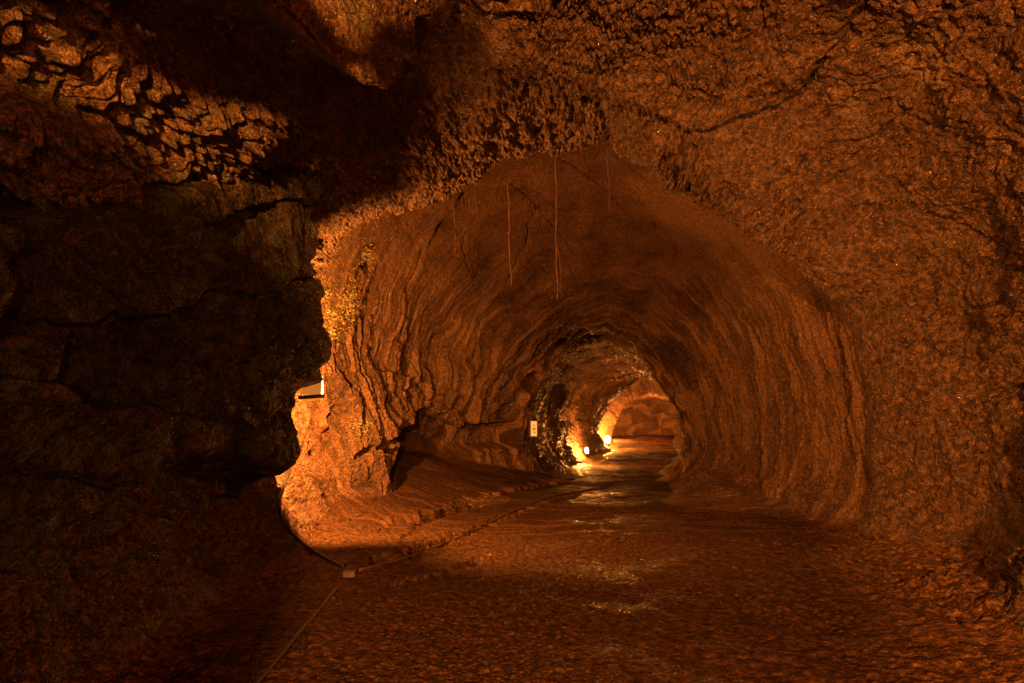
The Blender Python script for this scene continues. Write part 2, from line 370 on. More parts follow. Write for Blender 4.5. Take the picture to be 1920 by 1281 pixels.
        # recesses
        for poly, dep, y0, y1 in [
            ([(812,462),(822,425),(850,395),(868,362),(893,358),(890,395),(860,425),(835,440)], 1.5, 8.5, 13),
            ([(1060,640),(1075,648),(1030,690),(1015,770),(1000,770),(1008,700)], 0.9, 12, 15.3),
            ([(728,905),(735,820),(790,760),(850,800),(960,790),(990,830),(900,845),(800,870)], 0.65, 9.6, 15),
            ([(1175,640),(1210,650),(1262,742),(1250,745)], 0.2, 12, 15.3),
            ([(676,505),(700,480),(706,490),(690,520)], 0.2, 7.6, 12)]:
            D = D-dep*sstep(-4, 8, polysd(QX, QY, poly))*(Y > y0)*(Y < y1)*wall
        for pts, wd, dp, y0, y1 in CRACKS:
            dd = polydist(PX+20*w1+4*r3, PY+20*w2+4*rgd, pts); wd = wd*(0.45+0.5*np.clip(0.6+2*w2, 0, 1)); dp = dp*0.8
            D = D-dp*(1-sstep(wd*0.5, wd*1.5, dd))*(Y > y0)*(Y < y1)
        # boulder-like lobe right of the inner mouth
        attr['moss'] = ((1-sstep(560, 640, PX))*(Y < 7)).astype(F32)
        attr['front'] = front.astype(F32)
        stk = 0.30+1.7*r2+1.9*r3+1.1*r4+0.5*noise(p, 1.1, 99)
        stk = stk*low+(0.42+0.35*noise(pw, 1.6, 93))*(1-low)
        lit_rim = polydist(PX+20*r2, PY, [(1225,360),(1400,440),(1490,540),(1545,640),(1575,760),(1570,840)])
        stk = stk+0.75*np.exp(-(lit_rim/38)**2)+0.5*np.exp(-(polydist(PX, PY, [(850,610),(800,660),(785,730)])/16)**2)+0.5*np.exp(-(polydist(PX, PY, [(905,620),(880,700)])/12)**2)  # lit rim and bright patches painted into the pale streak mask
        attr['streak_lit'] = (np.clip(stk, 0, 1)*mid).astype(F32)
        attr['smooth'] = np.maximum(mid*(1-0.5*low), sstep(14.3, 15.0, Y)).astype(F32)
        pale = sstep(-20, 30, polysd(QX+40*w2, QY+30*w1, [(1680,70),(1740,50),(1800,90),(1790,160),(1740,180),(1700,130)]))
        pale = np.maximum(pale, sstep(-15, 20, polysd(QX+30*w2, QY+30*w1, [(1565,140),(1620,150),(1640,220),(1600,200)])))
        attr['pale'] = (pale*(Y < 8)).astype(F32)
    else:
        yw = Y+0.6*w1
        r1 = par(_perlin, yw*0.8+3, arc*0.25, 0*Y+1.1); r2 = par(_perlin, yw*2.4+7, arc*0.5, 0*Y+4.1)
        dW = 0.16*fbm(p, 0.4, 2, 1)+0.10*fbm(pw, 1.6, 3, 5)+0.12*(0.3-np.abs(r1))+0.06*(0.3-np.abs(r2))+0.035*fbm(pw, 6, 2, 7)+0.03*noise(p, 13, 9)
        dF = 0.05*fbm(p, 0.6, 3, 3)+0.03*noise(p, 2.0, 4, 0.6)+0.012*noise(p, 7, 6)
        D = (dW*wall+dF*(1-wall))*(1-0.7*sstep(48, 48.5, Y))
        attr['streak_lit'] = np.clip(0.5+r1+r2, 0, 1).astype(F32); attr['bank'] = np.zeros_like(Y); attr['moss'] = np.zeros_like(Y); attr['front'] = np.zeros_like(Y); attr['smooth'] = np.ones_like(Y)*0.9; attr['pale'] = np.zeros_like(Y)
    if not far: D = D+0.12*fbm(p, 3.0, 3, 97)*sstep(14.6, 15.2, Y)*wall
    edge = sstep(15.2, 15.5, Y)*(1-sstep(15.5, 15.8, Y))
    D = D*(1-0.4*edge)
    return (X+NX*D).astype(F32), (Y+NY*D).astype(F32), (Z+NZ*D).astype(F32), attr

def rows(*segs):
    out = []
    for a, b, n, mode in segs:
        t = np.arange(n)/n
        out.append(a+(b-a)*t if mode == 'l' else 1/(1/a+(1/b-1/a)*t))
    return np.concatenate(out+[np.array([segs[-1][1]])])
Q = 1.0
def n_(k): return max(4, int(k*Q))
YA = rows((-9.0, 0.8, n_(70), 'l'), (0.8, 2.0, n_(90), 'l'), (2.0, 7.7, n_(620), 'i'), (7.7, 8.2, n_(36), 'l'), (8.2, 15.2, n_(400), 'l'), (15.2, 15.9, n_(36), 'l'))
YB = rows((15.6, 15.95, 10, 'l'), (15.95, 17.0, 30, 'l'), (17.0, 17.7, 24, 'l'), (17.7, 27, 300, 'i'), (27, 36, 190, 'i'), (36, 46, 90, 'i'), (46, 48.5, 90, 'l'))
MA, MB = n_(2400), 1000
parts = []
for Yr, M, far in ((YA, MA, False), (YB, MB, True)):
    X, Y, Z, fw, R, th = make_grid(Yr, M)
    nx = sculpt(X, Y, Z, fw, R, th, far)
    c = hermite(Yr, SC)
    parts.append(dict(V=nx[:3], A=nx[3], fw=fw, base=(X, Y, Z), th=th, N=len(Yr), M=M, c=c))

# ------------------------------------------------------------------ materials
def new_mat(name):
    m = bpy.data.materials.new(name); m.use_nodes = True; nt = m.node_tree
    for n in list(nt.nodes): nt.nodes.remove(n)
    out = nt.nodes.new('ShaderNodeOutputMaterial'); b = nt.nodes.new('ShaderNodeBsdfPrincipled')
    nt.links.new(b.outputs[0], out.inputs[0])
    return m, nt, b
def ramp(nt, fac, stops):
    r = nt.nodes.new('ShaderNodeValToRGB'); e = r.color_ramp.elements
    while len(e) < len(stops): e.new(0.5)
    for q, (p_, c_) in zip(e, stops): q.position = p_; q.color = c_ if len(c_) == 4 else (*c_, 1)
    nt.links.new(fac, r.inputs[0]); return r.outputs[0]
def tnoise(nt, vec, scale, detail=6, rough=0.6, dist=0.0):
    n = nt.nodes.new('ShaderNodeTexNoise'); n.inputs['Scale'].default_value = scale; n.inputs['Detail'].default_value = detail
    n.inputs['Roughness'].default_value = rough; n.inputs['Distortion'].default_value = dist
    nt.links.new(vec, n.inputs['Vector']); return n.outputs['Fac']
def tvor(nt, vec, scale, feature='F1'):
    n = nt.nodes.new('ShaderNodeTexVoronoi'); n.feature = feature; n.inputs['Scale'].default_value = scale
    nt.links.new(vec, n.inputs['Vector']); return n.outputs['Distance']
def mix(nt, fac, a, b, mode='MIX'):
    n = nt.nodes.new('ShaderNodeMix'); n.data_type = 'RGBA'; n.blend_type = mode
    for s, v in ((n.inputs[0], fac), (n.inputs[6], a), (n.inputs[7], b)):
        if isinstance(v, (int, float)): s.default_value = v
        elif isinstance(v, tuple): s.default_value = v if len(v) == 4 else (*v, 1)
        else: nt.links.new(v, s)
    return n.outputs[2]
def mth(nt, op, a, b=None, clamp=False):
    n = nt.nodes.new('ShaderNodeMath'); n.operation = op; n.use_clamp = clamp
    for s, v in ((n.inputs[0], a), (n.inputs[1], b)):
        if v is None: continue
        if isinstance(v, (int, float)): s.default_value = v
        else: nt.links.new(v, s)
    return n.outputs[0]
def attrn(nt, name):
    n = nt.nodes.new('ShaderNodeAttribute'); n.attribute_name = name; return n.outputs['Fac']
def bump(nt, h, strength, dist, prev=None):
    n = nt.nodes.new('ShaderNodeBump'); n.inputs['Strength'].default_value = strength; n.inputs['Distance'].default_value = dist
    nt.links.new(h, n.inputs['Height'])
    if prev is not None: nt.links.new(prev, n.inputs['Normal'])
    return n.outputs[0]

WALLC = ((0.048, 0.022, 0.013), (0.115, 0.056, 0.032), (0.27, 0.15, 0.085))
def rock_mat(name, dark, base, ochre, scale=1.0, spec=0.5, fine=1.0, floor=False):
    m, nt, b = new_mat(name)
    tc = nt.nodes.new('ShaderNodeNewGeometry'); v = tc.outputs['Position']
    n1 = tnoise(nt, v, 0.9*scale, 7, 0.62, 0.3); n2 = tnoise(nt, v, 6*scale, 8, 0.7, 0.2); n3 = tnoise(nt, v, 38*scale, 4, 0.7)
    c = ramp(nt, n1, [(0.40, dark), (0.52, base), (0.64, ochre)])
    c2 = ramp(nt, n2, [(0.36, dark), (0.5, base), (0.66, ochre)])
    c = mix(nt, 0.6, c, c2)
    n4 = tnoise(nt, v, 13*scale, 5, 0.75, 0.4)
    sm = attrn(nt, 'smooth')
    c4 = ramp(nt, n4, [(0.38, tuple(x*0.6 for x in dark)), (0.48, base), (0.56, ochre), (0.64, tuple(min(1, x*1.35) for x in ochre))])
    c = mix(nt, mth(nt, 'SUBTRACT', 0.78, mth(nt, 'MULTIPLY', sm, 0.55), True), c, c4)
    c = mix(nt, mth(nt, 'MULTIPLY', mth(nt, 'MULTIPLY', sm, attrn(nt, 'streak_lit')), 0.95, True), c, tuple(x*1.3 for x in ochre))
    inv = mth(nt, 'SUBTRACT', 1.0, attrn(nt, 'streak_lit'), True)
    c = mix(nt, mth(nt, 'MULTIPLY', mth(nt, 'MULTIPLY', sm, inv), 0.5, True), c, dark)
    sp = ramp(nt, n3, [(0.34, (0.3, 0.3, 0.3)), (0.5, (1, 1, 1)), (0.64, (1.6, 1.55, 1.4))])
    c = mix(nt, 0.75, c, sp, 'MULTIPLY')
    # pale mineral crust and green-grey algae
    pn = ramp(nt, tnoise(nt, v, 2.4*scale, 9, 0.72, 0.5), [(0.55, (0, 0, 0)), (0.62, (1, 1, 1))])
    if not floor:
        pa = mth(nt, 'ADD', mth(nt, 'MULTIPLY', pn, 0.30), mth(nt, 'MULTIPLY', attrn(nt, 'pale'), 1.6), True)
        pa = mth(nt, 'MULTIPLY', pa, ramp(nt, tnoise(nt, v, 9, 8, 0.75), [(0.42, (0, 0, 0)), (0.54, (1, 1, 1))]), True)
        c = mix(nt, pa, c, (0.34, 0.22, 0.14))
        mo = mth(nt, 'MULTIPLY', attrn(nt, 'moss'), ramp(nt, tnoise(nt, v, 3.1, 8, 0.75), [(0.5, (0, 0, 0)), (0.6, (1, 1, 1))]), True)
        c = mix(nt, mth(nt, 'MULTIPLY', mo, 0.6), c, (0.12, 0.15, 0.07))
    if floor and name.startswith('trodden'):
        wc = mix(nt, 0.8, ramp(nt, n1, [(0.40, WALLC[0]), (0.52, WALLC[1]), (0.64, WALLC[2])]), ramp(nt, n4, [(0.38, tuple(x*0.6 for x in WALLC[0])), (0.48, WALLC[1]), (0.56, WALLC[2]), (0.64, tuple(x*1.3 for x in WALLC[2]))]))
        wc = mix(nt, 0.75, wc, sp, 'MULTIPLY')
        c = mix(nt, mth(nt, 'MULTIPLY', attrn(nt, 'bank'), 0.9, True), c, wc)
    nt.links.new(c, b.inputs['Base Color'])
    lo, hi = (0.48, 0.85) if floor else (0.20, 0.50)
    rr = ramp(nt, tnoise(nt, v, 4.5*scale, 6, 0.7), [(0.38, (lo, lo, lo)), (0.6, (hi, hi, hi))])
    wet = ramp(nt, tnoise(nt, v, 30*scale, 4, 0.7), [(0.54, (0, 0, 0)), (0.62, (1, 1, 1))])
    rr = mth(nt, 'SUBTRACT', rr, mth(nt, 'MULTIPLY', wet, 0.32), True)
    rr = mth(nt, 'ADD', rr, mth(nt, 'MULTIPLY', sm, 0.22), True)
    nt.links.new(mth(nt, 'MULTIPLY', mth(nt, 'SUBTRACT', 1.0, mth(nt, 'MULTIPLY', sm, 0.75)), spec), b.inputs['Specular IOR Level'])
    rr = mth(nt, 'SUBTRACT', rr, mth(nt, 'MULTIPLY', attrn(nt, 'streak_lit'), 0.15), True)
    rr = mth(nt, 'MAXIMUM', rr, 0.12)
    nt.links.new(rr, b.inputs['Roughness']); b.inputs['Specular IOR Level'].default_value = spec
    h1 = tnoise(nt, v, 24*scale, 5, 0.65); h2 = tvor(nt, v, 46*scale); h3 = tnoise(nt, v, 95*scale, 3, 0.6)
    h = mth(nt, 'ADD', h1, mth(nt, 'MULTIPLY', h2, -0.5)); h = mth(nt, 'ADD', h, mth(nt, 'MULTIPLY', h3, 0.35))
    hb = tnoise(nt, v, 11*scale, 5, 0.6, 0.5)
    nt.links.new(bump(nt, h, 1.0, 0.040*fine, bump(nt, hb, 1.0, 0.10*fine)), b.inputs['Normal'])
    return m
M_WALL = rock_mat('lava rock wall', (0.048, 0.022, 0.013), (0.115, 0.056, 0.032), (0.27, 0.15, 0.085), 1.0, 0.9, 1.5)
M_CEIL = rock_mat('lava rock ceiling', (0.050, 0.022, 0.013), (0.12, 0.056, 0.032), (0.27, 0.15, 0.085), 1.0, 0.9, 1.5)
M_FLOOR = rock_mat('trodden lava floor', (0.024, 0.011, 0.006), (0.050, 0.024, 0.013), (0.098, 0.050, 0.027), 1.2, 0.13, 0.26, True)
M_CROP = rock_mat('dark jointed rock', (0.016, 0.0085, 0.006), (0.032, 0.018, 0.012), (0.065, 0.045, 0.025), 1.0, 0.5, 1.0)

def simple_mat(name, col, rough=0.5, metal=0.0, ns=30, var=0.35, emit=None):
    m, nt, b = new_mat(name)
    tc = nt.nodes.new('ShaderNodeTexCoord'); v = tc.outputs['Object']
    n = tnoise(nt, v, ns, 5, 0.65)
    c = ramp(nt, n, [(0.3, tuple(x*(1-var) for x in col)), (0.7, tuple(min(1, x*(1+var)) for x in col))])
    nt.links.new(c, b.inputs['Base Color']); b.inputs['Roughness'].default_value = rough; b.inputs['Metallic'].default_value = metal
    nt.links.new(bump(nt, n, 0.3, 0.004), b.inputs['Normal'])
    if emit:
        b.inputs['Emission Color'].default_value = (*emit[0], 1); b.inputs['Emission Strength'].default_value = emit[1]
    return m

# ------------------------------------------------------------------ objects
def tag(o, label=None, cat=None, group=None, kind=None):
    if label: o['label'] = label
    if cat: o['category'] = cat
    if group: o['group'] = group
    if kind: o['kind'] = kind
    return o
def np_mesh(name, V, Fq, mat, attrs=None, parent=None):
    me = bpy.data.meshes.new(name)
    me.vertices.add(len(V)); me.vertices.foreach_set('co', np.ascontiguousarray(V, dtype=F32).ravel())
    k = Fq.shape[1]
    me.loops.add(Fq.size); me.loops.foreach_set('vertex_index', Fq.astype(np.int32).ravel())
    me.polygons.add(len(Fq)); me.polygons.foreach_set('loop_start', np.arange(0, Fq.size, k, dtype=np.int32))
    me.update(calc_edges=True)
    me.polygons.foreach_set('use_smooth', np.ones(len(Fq), bool))
    for an, av in (attrs or {}).items():
        a = me.attributes.new(an, 'FLOAT', 'POINT'); a.data.foreach_set('value', np.ascontiguousarray(av, dtype=F32))
    me.materials.append(mat)
    o = bpy.data.objects.new(name, me); COL.objects.link(o)
    if parent: o.parent = parent
    return o

VV, FF, CC, AA = [], [], [], {}
off = 0
for pt in parts:
    X, Y, Z = pt['V']; N, M = pt['N'], pt['M']
    VV.append(np.stack([X.ravel(), Y.ravel(), Z.ravel()], 1))
    i = np.arange(N-1)[:, None]*M; j = np.arange(M)[None, :]; j1 = (j+1) % M
    q = np.stack([i+j, i+j1, i+M+j1, i+M+j], -1).reshape(-1, 4)
    fw = pt['fw']; f4 = (fw[:-1]).ravel()
    thq = np.tile(pt['th'], N-1)
    cls = np.where(f4 > 0.62, 0, np.where((thq > 0.62) & (thq < 2.42), 2, 1))
    CC.append(cls); FF.append(q+off); off += N*M
    for k_, a in pt['A'].items(): AA.setdefault(k_, []).append(a.ravel())
VV = np.concatenate(VV); FF = np.concatenate(FF); CC = np.concatenate(CC); AA = {k_: np.concatenate(a) for k_, a in AA.items()}
def sub(cls):
    f = FF[CC == cls]; used = np.zeros(len(VV), bool); used[f.ravel()] = True
    remap = np.cumsum(used)-1
    return VV[used], remap[f], {k_: a[used] for k_, a in AA.items()}
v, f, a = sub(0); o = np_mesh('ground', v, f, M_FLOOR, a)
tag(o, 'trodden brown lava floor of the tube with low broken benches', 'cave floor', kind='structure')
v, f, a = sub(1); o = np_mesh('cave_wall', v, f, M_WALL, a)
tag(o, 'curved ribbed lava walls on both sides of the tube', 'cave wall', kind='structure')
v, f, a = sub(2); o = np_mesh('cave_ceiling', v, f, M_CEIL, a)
tag(o, 'rough vaulted lava ceiling with a hanging crusted lip', 'cave ceiling', kind='structure')

# ray casting against a thinned copy of the rock, to rest things on it
bv, bf, bo = [], [], 0
for pt in parts:
    st = 3 if pt['M'] > 1500 else 2
    X, Y, Z = [a_[::st, ::st] for a_ in pt['V']]
    n, m_ = X.shape
    bv.append(np.stack([X.ravel(), Y.ravel(), Z.ravel()], 1))
    i = np.arange(n-1)[:, None]*m_; j = np.arange(m_)[None, :]; j1 = (j+1) % m_
    bf.append(np.stack([i+j, i+j1, i+m_+j1, i+m_+j], -1).reshape(-1, 4)+bo); bo += n*m_
bv = np.concatenate(bv); bf = np.concatenate(bf)
BV = BVHTree.FromPolygons(bv.tolist(), bf.tolist())
def hit(px, py, lift=0.0):
    d = ray(px, py).normalized(); loc, nor, _, dist = BV.ray_cast(Vector((0, 0, CAMZ)), d)
    if nor.dot(d) > 0: nor = -nor
    return loc+nor*lift, nor

KEY = Vector((-0.2, -4.0, 2.4))
# unseen rock added above the view, its outline shaped to shade the vault
def add_shade_ledge():
    shade = [(-60,-40),(0,15),(100,55),(170,90),(270,135),(400,195),(545,240),(590,300),(600,430),(640,440),(740,385),(790,400),(830,500),(880,600),(960,680),(1060,660),(1150,640),(1240,740),(1290,760),(1310,690),(1270,620),(1330,590),(1375,520),(1330,440),(1240,370),(1225,300),(1215,235),(1150,180),(1060,172),(1000,135),(915,112),(900,40),(880,0),(815,5),(770,45),(740,28),(700,35),(672,92),(640,74),(575,100),(520,96),(470,62),(400,28),(350,15),(330,-20),(200,-60)]
    pts = []
    for a, b_ in shade:
        h_, _ = hit(a, max(b_, 2)); 
        t = (1.0-KEY.y)/(h_.y-KEY.y); q = KEY+(h_-KEY)*t
        pts.append((q.x, q.z))
    pts = [pts[0]]+pts[1:]
    # root it in the left wall
    pts = [(-3.6, pts[-1][1]+1.6), (-3.6, pts[-1][1]+0.5)]+pts
    fine = []
    for q in range(len(pts)):
        a, b_ = Vector(pts[q]), Vector(pts[(q+1) % len(pts)])
        n = max(1, int((b_-a).length/0.04))
        for k in range(n):
            c_ = a.lerp(b_, k/n)
            fine.append((c_.x+random.gauss(0, 0.006), c_.y+random.gauss(0, 0.006)))
    n = len(fine)
    V = []
    for yy, jj in ((0.35, 0.03), (1.0, 0.0)):       # a thick wedge, tapering back
        for x, z in fine:
            y_ = yy+0.05*math.sin(x*9)+random.gauss(0, jj); t = (y_-KEY.y)/(1.0-KEY.y)
            q = KEY+(Vector((x, 1.0, z))-KEY)*t
            V.append((q.x, y_, q.z))
    Fq = [tuple(range(n)), tuple(range(2*n-1, n-1, -1))]+[(k, n+k, n+(k+1) % n, (k+1) % n) for k in range(n)]
    o = py_mesh('shade_ledge', V, Fq, M_CROP, None, False)
    tag(o, 'added rock ledge above the view, shaped to cast the shadow on the vault', 'rock')
# ------------------------------------------------------------------ jointed outcrop on the left
def outcrop():
    path = np.array([(-3.6,-2.6),(-2.0,-2.3),(-0.62,-1.35),(-1.55,-0.2),(-2.35,1.0),(-2.5,2.2),(-2.5,3.4),(-2.38,4.6),(-2.15,5.6),(-2.03,6.0),(-2.12,6.28),(-2.6,6.5),(-3.2,6.6),(-4.0,6.7)])  # bulge behind the camera added to block the post lamp
    t = np.concatenate([[0], np.cumsum(np.hypot(*np.diff(path, axis=0).T))])
    NU, NV = 900, 620
    u = np.linspace(0, t[-1], NU)
    # more samples where it is seen
    px_ = np.interp(u, t, path[:, 0]); py_ = np.interp(u, t, path[:, 1])
    ker = np.hanning(41); ker /= ker.sum()
    sm = lambda a: np.convolve(np.pad(a, 20, mode='edge'), ker, mode='valid')
    px_, py_ = sm(px_), sm(py_)
    topz = np.interp(py_, [-2.6, -0.9, 0, 2, 3.5, 5, 6, 6.7], [2.05, 2.08, 2.1, 2.3, 3.15, 4.1, 4.7, 4.8])+0.74*np.exp(-((px_+0.70)/0.22)**2)*(py_ < 0)  # tip of the unseen bulge raised to shade the left face
    botz = np.interp(py_, [-2.6, 0, 2, 3.2, 4, 5, 6, 6.7], [-.3, -.1, .5, .85, 1.05, 1.2, 0.9, .8])
    v = np.linspace(0, 1, NV)
    X = np.repeat(px_[None], NV, 0).copy(); Y = np.repeat(py_[None], NV, 0).copy()
    Z = botz[None]+(topz-botz)[None]*v[:, None]
    # outward normal of the path (towards the room: +x side)
    dx, dy = np.gradient(px_), np.gradient(py_); l = np.hypot(dx, dy); nx, ny = dy/l, -dx/l
    # undercut at the bottom, roll back at the top
    back = 0.40*(1-sstep(0, 0.12, v))**2+0.5*sstep(0.88, 1.0, v)**2
    # silhouette of the far corner, from bottom to top
    zz = [0.5, 0.98, 1.15, 1.5, 1.62, 1.84, 1.95, 2.02, 2.15, 2.4, 2.75, 3.1, 3.8, 4.4, 5]
    ex = [-.40, -.30, -.22, -.18, -.22, -.34, -.26, -.08, .02, .08, -.02, -.14, -.20, -.10, 0]
    corner = np.interp(Z, zz, ex)*np.exp(-((Y-6.05)/0.55)**2)
    D = -back[:, None]+corner
    D = D+0.07*np.exp(-((Y-6.05)/0.5)**2)*(np.abs(np.sin(Z*5.3+1))+0.5*np.abs(np.sin(Z*13.1))-0.8)
    X = X+nx[None]*D; Y = Y+ny[None]*D
    X, Y, Z = X.astype(F32), Y.astype(F32), Z.astype(F32)
    PX, PY = proj(X, Y, Z)
    p = (X, Y, Z)
    w1 = fbm(p, 1.3, 3, 141); w2 = fbm(p, 1.3, 3, 143)
    QX, QY = PX+45*w1, PY+45*w2
    seeds = [(240,480,.10),(90,545,.02),(465,470,.0),(560,440,.05),(450,610,-.02),(570,600,.06),(520,700,.03),(420,720,-.04),(430,850,-.12),(540,840,-.05),(160,830,.13),(20,760,.06),(150,680,-.20),(300,690,-.22),(330,870,-.16),(60,640,-.02),(250,960,.02),(120,960,.03),(420,340,.04),(540,330,.02),(-200,500,.1),(-300,900,-.05),(-500,700,.1),(30,420,-.12),(-900,600,.05),(-900,1000,0)]
    f1 = np.full(X.shape, 1e9, F32); f2 = f1.copy(); of = np.zeros(X.shape, F32)
    rs = random.Random(5)
    for sx, sy, so in seeds:
        so = so+(QX-sx)*rs.uniform(-.0011, .0011)+(QY-sy)*rs.uniform(-.0009, .0013)
        d = np.hypot(QX-sx, (QY-sy)*1.15)
        nf = d < f1
        f2 = np.where(nf, f1, np.minimum(f2, d)); of = np.where(nf, so, of); f1 = np.minimum(f1, d)
    e = f2-f1
    inner = sstep(0, 9, e)
    bl = of*inner-0.06*(1-sstep(0, 12, e))
    vis = sstep(0.4, 1.2, Y)*(1-0.6*np.exp(-((Y-6.15)/0.22)**2))
    dd = bl*vis+0.10*fbm(p, 1.1, 2, 151)+0.045*fbm(p, 3.5, 3, 153, 0.55, True)+0.018*fbm(p, 12, 2, 155)
    # level bedding cracks
    bed = np.abs(noise((X*0.3, Y*0.3, Z*2.1+0.2*w1), 1.0, 161))
    dd = dd-0.025*np.clip(1-bed/0.03, 0, 1)
    X = X+nx[None]*dd; Y = Y+ny[None]*dd; Z = Z+0.03*fbm(p, 2, 2, 171)
    Vf = np.stack([X.ravel(), Y.ravel(), Z.ravel()], 1)
    i = np.arange(NV-1)[:, None]*NU; j = np.arange(NU-1)[None]
    q = np.stack([i+j, i+j+1, i+NU+j+1, i+NU+j], -1).reshape(-1, 4)
    # close it: back wall ring 1.1 m behind, with top and bottom
    rim = np.concatenate([np.arange(NU), NU-1+NU*np.arange(1, NV), (NV-1)*NU+np.arange(NU-2, -1, -1), NU*np.arange(NV-2, 0, -1)])
    b1 = Vf[rim].copy(); near = b1[:, 1] < 0.3
    b1[:, 0] -= 0.30; b1[near, 2] = np.minimum(b1[near, 2], 2.05)
    bk = b1.copy(); bk[:, 0] = -4.4
    o0 = len(Vf); n = len(rim); r = np.arange(n)
    q2 = np.stack([rim, o0+r, o0+(r+1) % n, rim[(r+1) % n]], -1)
    q2 = np.concatenate([q2, np.stack([o0+r, o0+n+r, o0+n+(r+1) % n, o0+(r+1) % n], -1)])
    Vf = np.concatenate([Vf, b1, bk])
    at_ = {'moss': np.ones(len(Vf)), 'pale': np.zeros(len(Vf)), 'streak_lit': np.zeros(len(Vf)), 'smooth': np.zeros(len(Vf))}
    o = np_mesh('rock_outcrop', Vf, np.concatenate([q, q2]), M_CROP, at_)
    tag(o, 'dark jointed rock outcrop bulging from the left wall in heavy shadow', 'rock')
    return o
outcrop()

# ------------------------------------------------------------------ small mesh builder
def tube_mesh(path, rad, seg=8, caps=True):
    path = [Vector(p_) for p_ in path]; n = len(path); V = []; Fq = []
    rads = rad if isinstance(rad, (list, tuple)) else [rad]*n
    up = Vector((0.13, 0.21, 1)).normalized()
    for k, p_ in enumerate(path):
        t = (path[min(k+1, n-1)]-path[max(k-1, 0)]).normalized()
        a = t.cross(up)
        if a.length < 1e-3: a = t.cross(Vector((1, 0, 0)))
        a.normalize(); b_ = t.cross(a)
        for s in range(seg):
            an = 2*math.pi*s/seg
            V.append(p_+(a*math.cos(an)+b_*math.sin(an))*rads[k])
    for k in range(n-1):
        for s in range(seg):
            Fq.append((k*seg+s, k*seg+(s+1) % seg, (k+1)*seg+(s+1) % seg, (k+1)*seg+s))
    if caps:
        Fq.append(tuple(range(seg))[::-1]); Fq.append(tuple((n-1)*seg+s for s in range(seg)))
    return V, Fq
def py_mesh(name, V, Fq, mat, parent=None, smooth=True):
    me = bpy.data.meshes.new(name); me.from_pydata([tuple(x) for x in V], [], Fq); me.materials.append(mat)
    if smooth: me.polygons.foreach_set('use_smooth', [True]*len(me.polygons))
    me.update(); o = bpy.data.objects.new(name, me); COL.objects.link(o)
    if parent: o.parent = parent
    return o
import bmesh
def box_bm(bm, size, M4, bev=0.0):
    r = bmesh.ops.create_cube(bm, size=1.0)
    vs = r['verts']
    for v_ in vs: v_.co = Vector((v_.co.x*size[0], v_.co.y*size[1], v_.co.z*size[2]))
    if bev:
        es = list({e for v_ in vs for e in v_.link_edges})
        rr = bmesh.ops.bevel(bm, geom=es, offset=bev, segments=2, affect='EDGES'); 
        vs = list({v_ for f_ in rr['faces'] for v_ in f_.verts} | set(v_ for v_ in vs if v_.is_valid))
    for v_ in vs: v_.co = M4 @ v_.co
def bm_obj(name, bm, mat, parent=None):
    me = bpy.data.meshes.new(name); bm.to_mesh(me); bm.free(); me.materials.append(mat)
    o = bpy.data.objects.new(name, me); COL.objects.link(o)
    if parent: o.parent = parent
    return o
from mathutils import Matrix
def smooth_path(pts, k=6):
    out = []
    P_ = [pts[0]]+list(pts)+[pts[-1]]
    for q in range(1, len(P_)-2):
        a, b_, c_, d_ = P_[q-1], P_[q], P_[q+1], P_[q+2]
        for s in range(k):
            t = s/k
            out.append(0.5*((2*b_)+(c_-a)*t+(2*a-5*b_+4*c_-d_)*t*t+(3*b_-a-3*c_+d_)*t**3))
    out.append(pts[-1]); return out
def surf_path(pix, lift, k=6, sub=5):
    pts = []
    for (a, b_), (c_, d_) in zip(pix[:-1], pix[1:]):
        for s in range(sub):
            t = s/sub; pts.append(hit(a+(c_-a)*t, b_+(d_-b_)*t, lift)[0])
    pts.append(hit(*pix[-1], lift)[0])
    # iron out kinks
    for _ in range(2):
        pts = [pts[0]]+[(pts[q-1]+pts[q]*2+pts[q+1])/4 for q in range(1, len(pts)-1)]+[pts[-1]]
    return smooth_path(pts, 3)

M_PIPE = simple_mat('weathered conduit', (0.09, 0.055, 0.035), 0.55, 0.2, 14)
M_CABLE = simple_mat('black rubber cable', (0.02, 0.016, 0.014), 0.5, 0, 20)
M_METAL = simple_mat('dull painted metal', (0.05, 0.04, 0.035), 0.45, 0.5, 20)
M_PANEL = simple_mat('lit lamp diffuser', (0.55, 0.48, 0.4), 0.5, 0, 14, 0.15, ((1.0, 0.30, 0.05), 0.45))  # reflector plate given a faint emission so it looks lit
M_BULB = simple_mat('lit lamp glass', (0.9, 0.8, 0.6), 0.4, 0, 5, 0.0, ((1.0, 0.62, 0.2), 18.0))
M_WOOD = simple_mat('damp wood', (0.08, 0.045, 0.028), 0.6, 0, 9)
M_PAPER = simple_mat('emissive sign paper', (0.75, 0.68, 0.55), 0.6, 0, 3, 0.1, ((1.0, 0.42, 0.12), 0.55))  # slight emission added so the paper shows bright
M_INK = simple_mat('faded picture ink', (0.36, 0.22, 0.13), 0.6, 0, 40)
M_ROOT = simple_mat('pale hanging root', (0.30, 0.17, 0.10), 0.7, 0, 30)
M_LEAF = simple_mat('small fern frond', (0.24, 0.20, 0.08), 0.45, 0, 20)
M_STONE = rock_mat('loose stone', (0.14, 0.07, 0.045), (0.26, 0.15, 0.09), (0.40, 0.27, 0.17), 2.0, 0.5, 0.4, True)

add_shade_ledge()
